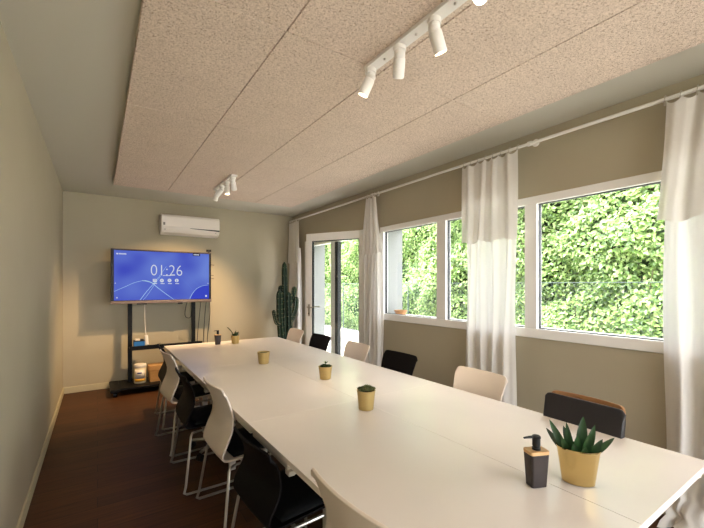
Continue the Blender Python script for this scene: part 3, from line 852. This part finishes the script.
flat('bright_waves', ribbon([(0, .82), (.1, .73), (.2, .64), (.3, .60), (.37, .64)], .0018) + ribbon([(.25, 1.0), (.31, .84), (.37, .70), (.43, .55), (.52, .30)], .003, .0012)
     + ribbon([(.28, 1.0), (.33, .88), (.40, .67), (.46, .5)], .0016) + ribbon([(.37, .65), (.45, .78), (.53, .90), (.60, 1.0)], .0034, .002), WAVE, .0012, scr)
flat('soft_glow', ribbon([(.27, .60), (.33, .62), (.385, .655), (.42, .62)], .004), GLOW, .0006, scr)
flat('corner_disc', [[(.775 + 0, 1.0), (.80, .90), (.84, .80), (.89, .735), (.95, .70), (1.0, .695), (1.0, 1.0)]], PANEL_D, .0012, scr)
flat('corner_arc', ribbon([(.775, 1.0), (.80, .90), (.84, .80), (.89, .735), (.95, .70), (.985, .697)], .003, .0014), WAVE, .0004, scr)
flat('faint_waves', ribbon([(.50, .33), (.60, .42), (.70, .58), (.80, .78)], .0012) + ribbon([(.55, .18), (.66, .34), (.78, .52), (.89, .74)], .0010), WAVE2, .0012, scr)
def text_obj(name, s, size, u, v, mat, par, sq=1.0):
    cu = bpy.data.curves.new('t', 'FONT'); cu.body = s; cu.size = size; cu.extrude = .0004; cu.align_x = 'CENTER'; cu.align_y = 'CENTER'; cu.offset = -.0032
    o = bpy.data.objects.new('t', cu); COL.objects.link(o)
    dg = bpy.context.evaluated_depsgraph_get(); me = bpy.data.meshes.new_from_object(o.evaluated_get(dg))
    bpy.data.objects.remove(o)
    me.materials.clear(); me.materials.append(mat); me.name = name
    x, z = sc(u, v)
    me.transform(Matrix.Translation((x, .0004, z)) @ Matrix.Rotation(PI / 2, 4, 'X') @ Matrix.Diagonal((sq, 1, 1, 1)))
    n = bpy.data.objects.new(name, me); COL.objects.link(n); n.parent = par
    return n
text_obj('clock_digits', '01:26', .222, .525, .395, TXT, scr, .86)
def rect(u, v, w, h): return [(u, v), (u + w, v), (u + w, v + h), (u, v + h)]
def disc(u, v, r_, n=18): return [(u + r_ * math.cos(2 * PI * k / n), v + r_ * SW / SH * math.sin(2 * PI * k / n)) for k in range(n)]
flat('date_line', [rect(.482 + .014 * k, .485, .011, .016) for k in range(6)], TXT, .0004, scr)
for k, poly in enumerate((rect(.378, .565, .040, .062), disc(.472, .598, .021), disc(.553, .595, .021), disc(.631, .595, .021))):
    flat('app_icon', [poly], TXT, .0004, scr); flat('icon_caption', [rect(.380 + .0785 * k, .655, .042, .014)], TXT, .0004, scr)
flat('icon_details', [rect(.386, .580, .012, .014), rect(.402, .580, .010, .014), rect(.464, .590, .014, .010), rect(.545, .585, .014, .010), rect(.627, .575, .007, .05)], WAVE2, .0001, scr)
flat('corner_caption', [disc(.030, .07, .009), *[rect(.044 + .0125 * k, .058, .010, .024) for k in range(6)]], TXT, .0004, scr)
flat('top_tag', [rect(.81, .0, .085, .055)], DARKTAG, .0008, scr)
flat('tag_caption', [rect(.820 + .0165 * k, .015, .0135, .024) for k in range(4)], TXT, .0003, scr)
flat('side_buttons', [[(.005, .655), (.016, .64), (.016, .67)], [(.995, .655), (.984, .64), (.984, .67)], [(.018, .955), (.028, .925), (.038, .955)], rect(.955, .915, .02, .04)], TXT, .0003, scr)
for k, (zz, ln) in enumerate(((.565, .06), (.405, .05), (.355, .055))):
    MB().tube([(hw - .01, .05, zz), (hw + ln, .055, zz - .004)], .0035, 6).build('antenna', PLASTIC_BLACK, tv)
MB().box(-.34, -.22, -.006, .03, -.014, -.0005).build('sensor_strip', PLASTIC_BLACK, tv, smooth=0); MB().box(.18, .24, -.004, .03, -.02, -.0005).build('infrared_sensor', PLASTIC_BLACK, tv, smooth=0)
cam_o = thing('webcam', 'small black webcam clipped on top of the display screen', 'webcam', (1.40, SY + .02, SZ1))
MB().rbox(-.035, .035, -.02, .02, .012, .045, .012, 4).build('body', PLASTIC_BLACK, cam_o)
MB().cyl((0, -.026, .028), (0, -.02, .028), .010, n=16).build('lens', GASKET, cam_o)
MB().box(-.014, .014, -.012, .014, .0, .012).build('clip', PLASTIC_BLACK, cam_o, smooth=0)

ct = thing('screen_cart', 'black steel cart on wheels with two shelves carrying the display screen', 'cart', (.79, 6.03, 0))
for sx in (-1, 1):
    MB().box(sx * .415 - .026, sx * .415 + .026, -.012, .040, .075, 1.86).build('column', DARK_STEEL, ct, smooth=0, bevel=.004)
    MB().box(sx * .60 - .055, sx * .60 + .055, -.39, .16, .062, .105).build('foot', DARK_STEEL, ct, smooth=0, bevel=.010)
    for y in (-.34, .11):
        o = MB().cyl((sx * .60 - .022, y, .033), (sx * .60 + .022, y, .033), .033, n=18).build('castor', PLASTIC_BLACK, ct)
        MB().box(sx * .60 - .012, sx * .60 + .012, y - .012, y + .012, .066, .0665).build('fork', DARK_STEEL, o, smooth=0)
MB().box(-.545, .545, -.36, .15, .078, .104).build('lower_shelf', DARK_STEEL, ct, smooth=0, bevel=.004)
b = MB(); b.box(-.43, .50, -.20, -.013, .575, .592); b.box(-.43, .50, -.205, -.197, .560, .616)
b.build('middle_shelf', DARK_STEEL, ct, smooth=0, bevel=.003)
b = MB(); b.box(-.47, .47, -.022, -.014, 1.22, 1.30); b.box(-.47, .47, -.022, -.014, 1.45, 1.55); b.box(-.30, -.26, -.054, -.014, 1.25, 1.85); b.box(.26, .30, -.054, -.014, 1.25, 1.85)
b.build('screen_mount', DARK_STEEL, ct, smooth=0)
# things on the cart
t = thing('tissue_box', 'small blue box with a dark top at the left of the cart middle shelf', 'box', (.475, 5.925, .592))
MB().box(-.066, .066, -.055, .055, 0, .078).build('box', BLUE, t, smooth=0, bevel=.003)
MB().box(-.067, .067, -.056, .056, .078, .090).build('lid', PLASTIC_BLACK, t, smooth=0, bevel=.003)
MB().rbox(-.045, .01, -.03, .03, .090, .112, .008, 3).build('white_insert', LABELWHITE, t)
MB().rbox(.018, .055, -.03, .03, .090, .104, .008, 3).build('dark_insert', PLASTIC_BLACK, t)
t = thing('power_adapter', 'white plug strip hanging by its cable above the cart middle shelf', 'power strip', (.580, 5.985, .592))
MB().rbox(-.022, .022, -.016, .016, .012, .145, .008, 3, M=Matrix.Rotation(math.radians(-5), 4, 'Y')).build('body', LABELWHITE, t, bevel=.003)
MB().tube([(-.012, 0, .145), (-.026, 0, .30), (-.028, 0, .62)], .0035, 6, smooth=3).build('cord', LABELWHITE, t)
MB().tube([(.0, 0, .012), (.03, -.01, .004), (.11, -.02, .006), (.17, 0, .02)], .004, 6, smooth=4).build('tail', CABLE, t)
t = thing('wipes_tub', 'cream plastic tub with a yellow-banded label on the cart lower shelf', 'tub', (.487, 5.90, .104))
MB().lathe([(.070, 0), (.074, .006), (.074, .205), (.070, .212)], 32).build('tub', CREAM, t)
MB().lathe([(.0745, .212), (.0765, .215), (.0765, .250), (.070, .258), (.001, .260)], 32).build('lid', LABELWHITE, t)
def wrap(par, name, mat, a0, a1, z0, z1, R):
    b = MB(); n = 14; ro = [[], []]
    vs = []; fs = []
    for k in range(n + 1):
        a = a0 + (a1 - a0) * k / n
        for z in (z0, z1): vs.append((R * math.cos(a), R * math.sin(a), z))
    fs = [(2 * k, 2 * k + 2, 2 * k + 3, 2 * k + 1) for k in range(n)]
    b.add(vs, fs); return b.build(name, mat, par, solid=.0006)
A = -PI / 2 - .12
wrap(t, 'label', LABELWHITE, A - .95, A + .95, .062, .185, .0748); wrap(t, 'label_band', YELLOW, A - .95, A + .95, .025, .062, .0748)
wrap(t, 'printed_mark', NAVY, A - .42, A + .30, .132, .152, .0756); wrap(t, 'printed_line', GREY, A - .25, A + .20, .112, .118, .0756)
t = thing('cardboard_box', 'tan lidded box on the cart lower shelf beside the cream tub', 'box', (.720, 5.92, .104))
MB().rbox(-.130, .130, -.09, .09, 0, .150, .02, 4, taper=.94).build('box', CARD, t)
MB().rbox(-.136, .136, -.096, .096, .150, .225, .02, 4).build('lid', CARD, t, bevel=.004)
# hanging cables right of the screen
cg = 'cables hanging by the screen'
for k, (x0, x1, z1, lb) in enumerate(((1.11, 1.13, 1.12, 'short black cable looping under the display screen'), (1.30, 1.29, .30, 'thin black cable hanging beside the right cart column'), (1.38, 1.385, .22, 'thin black cable hanging straight below the screen corner'), (1.455, 1.44, .12, 'black cable hanging farthest right below the screen'))):
    b = MB()
    if k == 0: b.tube([(x0, 5.97, 1.235), (x0 - .035, 5.97, 1.05), (x0 - .02, 5.98, .97), (x0 + .04, 5.985, .96), (x0 + .055, 5.99, 1.05), (x0 + .065, 5.99, 1.235)], .0045, 6, smooth=5)
    else: b.tube([(x0, 5.955 if k < 3 else 6.12, 1.24), (x0 + .012, 6.12, 1.0), (x1, 6.17, .6), (x1 + .02, 6.18, z1), (x1 + .05, 6.19, .008)], .0045, 6, smooth=5)
    o = b.build('cable', CABLE, origin=(x0, 6.0, 1.2)); tag(o, lb, 'cable', cg)

# ------------------------------------------------------------------ air conditioner
AX0, AX1, AZ0, AZ1 = .768, 1.598, 2.203, 2.492
ac = thing('air_conditioner', 'white wall-mounted air conditioner above the display screen', 'air conditioner', ((AX0 + AX1) / 2, YB, AZ0))
aw = (AX1 - AX0) / 2; ah = AZ1 - AZ0
def ac_prof(pts, w): 
    b = MB(); b.rings([[Vector((x, y, z)) for (y, z) in pts] for x in (-w, w)]); return b
ac_prof([(0, .0), (-.09, .0), (-.165, .035), (-.195, .085), (-.200, .11), (-.196, ah - .03), (-.17, ah), (0, ah)], aw).build('casing', ACW, ac, bevel=.008, bseg=3)
ac_prof([(-.199, .105), (-.2045, .108), (-.2015, ah - .035), (-.194, ah - .028)], aw - .003).build('front_panel', ACW, ac, bevel=.002)
b = MB(); b.add([Vector(p) for p in ((-.02, -.2005, .098), (aw - .004, -.2005, .082), (aw - .004, -.2005, .1025), (-.02, -.2030, .1025), (-.02, -.192, .098), (aw - .004, -.192, .082), (aw - .004, -.192, .1025), (-.02, -.192, .1025))],
      [(0, 1, 2, 3), (7, 6, 5, 4), (0, 4, 5, 1), (1, 5, 6, 2), (2, 6, 7, 3), (3, 7, 4, 0)])
b.build('air_gap', GASKET, ac, smooth=0)
ac_prof([(-.070, -.004), (-.075, .0), (-.160, .034), (-.164, .029)], aw - .04).build('louvre', ACW, ac)
b = MB(); b.box(-aw + .025, -aw + .052, -.2052, -.2020, .125, .165); b.build('energy_sticker', GREY, ac, smooth=0)
b = MB(); b.box(-aw + .045, -aw + .055, -.196, -.188, .055, .070); b.box(aw - .07, aw - .05, -.196, -.188, .055, .060); b.build('badge', GREY, ac, smooth=0)

# ------------------------------------------------------------------ cactus
ca = thing('potted_cactus', 'tall dark green branching cactus standing in the corner by the curtain', 'cactus', (2.60, 5.76, 0))
MB().lathe([(.13, 0), (.14, .005), (.165, .30), (.17, .32), (.158, .32), (.150, .29)], 32).build('pot', DARK_STEEL, ca)
MB().lathe([(.0001, .292), (.150, .288)], 28, cap=False).build('soil', SOIL, ca)
def stem(pts, rad, ribs=6):
    P = catmull([Vector(p) for p in pts], 8); m = len(P); n = ribs * 4
    t0 = (P[1] - P[0]).normalized(); u = t0.orthogonal().normalized(); R = []; sp = MB()
    for i, p in enumerate(P):
        a = P[max(i - 1, 0)]; c = P[min(i + 1, m - 1)]; tt = (c - a).normalized()
        u = (u - tt * u.dot(tt)).normalized(); w = tt.cross(u)
        q = i / (m - 1); rr = rad * (1 if q < .86 else math.sqrt(max(.02, 1 - ((q - .86) / .14) ** 2))) * (.85 + .15 * min(1, q * 6))
        R.append([p + (u * math.cos(2 * PI * k / n) + w * math.sin(2 * PI * k / n)) * rr * (1 + .20 * math.cos(ribs * 2 * PI * k / n)) for k in range(n)])
        if i % 2 == 0 and i < m - 2:
            for k in range(0, n, 4):
                d = (u * math.cos(2 * PI * k / n) + w * math.sin(2 * PI * k / n)); c0 = p + d * rr * 1.18
                sp.lathe([(.0005, -.005), (.0045, 0), (.0005, .005)], 6, tuple(c0))
                for e in (-1, 1): sp.tube([c0, c0 + d * .018 + w * .01 * e + tt * .006 * e], [.0012, .0005], 4, cap=False)
    b = MB(); b.rings(R)
    o = b.build('stem', CACT, ca, smooth=80)
    s_ = sp.build('spines', SPINE, o); s_['kind'] = 'stuff'
stem([(0, 0, .28), (-.01, 0, .8), (-.02, 0, 1.3), (-.03, 0, 1.83)], .040)
stem([(-.07, -.02, .28), (-.11, -.02, .75), (-.125, -.02, 1.05), (-.125, -.02, 1.36)], .043)
stem([(.06, -.03, .28), (.05, -.03, .7), (.04, -.04, 1.0), (.03, -.04, 1.33)], .042)
stem([(-.125, -.03, .80), (-.18, -.03, .83), (-.21, -.03, .92), (-.235, -.03, 1.04)], .027)
stem([(-.0, .03, 1.05), (-.055, .04, 1.15), (-.075, .04, 1.28), (-.072, .04, 1.44)], .036)
stem([(.05, -.02, .82), (.12, -.02, .92), (.17, -.02, 1.08), (.175, -.02, 1.25)], .036)
stem([(.02, .0, 1.1), (.09, .01, 1.16), (.14, .01, 1.28), (.16, .01, 1.42)], .036)

# ------------------------------------------------------------------ light
w = bpy.data.worlds.new('sky'); scn.world = w; w.use_nodes = True
bg = w.node_tree.nodes['Background']; bg.inputs['Color'].default_value = (.93, .935, 1.0, 1); bg.inputs['Strength'].default_value = 5.0
s = bpy.data.lights.new('sun', 'SUN'); s.energy = 7.0; s.angle = math.radians(1.0); s.color = (1, .96, .88)
so = bpy.data.objects.new('sun', s); COL.objects.link(so); so.location = (-4, 8, 12)
so.rotation_euler = Vector((.31, -.15, -.94)).to_track_quat('-Z', 'Y').to_euler()
def portal(loc, rot, sx, sy):
    L = bpy.data.lights.new('daylight_portal', 'AREA'); L.shape = 'RECTANGLE'; L.size = sx; L.size_y = sy; L.cycles.is_portal = True
    o = bpy.data.objects.new('daylight_portal', L); COL.objects.link(o); o.location = loc; o.rotation_euler = rot
portal(((RX0 + RX1) / 2, YF - .12, (RZ0 + RZ1) / 2), (math.radians(90), 0, 0), RX1 - RX0, RZ1 - RZ0)
portal((XO + .02, (WY0 + WY1) / 2, (WZ0 + WZ1) / 2), (0, math.radians(90), 0), WZ1 - WZ0, WY1 - WY0)
portal((XO + .02, (QY0 + QY1) / 2, (QZ0 + WZ1) / 2), (0, math.radians(90), 0), WZ1 - QZ0, QY1 - QY0)
portal((XO + .02, (DY0 + DY1) / 2, DZ1 / 2), (0, math.radians(90), 0), DZ1, DY1 - DY0)

# ------------------------------------------------------------------ camera
cd = bpy.data.cameras.new('camera'); co = bpy.data.objects.new('camera', cd); COL.objects.link(co)
co.location = (0, 0, 1.45); co.rotation_euler = (math.radians(90), 0, -.5992895)
cd.sensor_width = 36; cd.sensor_fit = 'HORIZONTAL'; cd.lens = 372.714 / 704 * 36; cd.shift_y = 20.8 / 704; cd.clip_start = .02
scn.camera = co
vs = scn.view_settings; vs.view_transform = 'Standard'; vs.look = 'None'; vs.gamma = 1; vs.use_curve_mapping = False; vs.exposure = 1.12
scn.cycles.max_bounces = 10; scn.cycles.diffuse_bounces = 5; scn.cycles.transparent_max_bounces = 12; scn.cycles.sample_clamp_indirect = 6
scn.cycles.caustics_reflective = False; scn.cycles.caustics_refractive = False
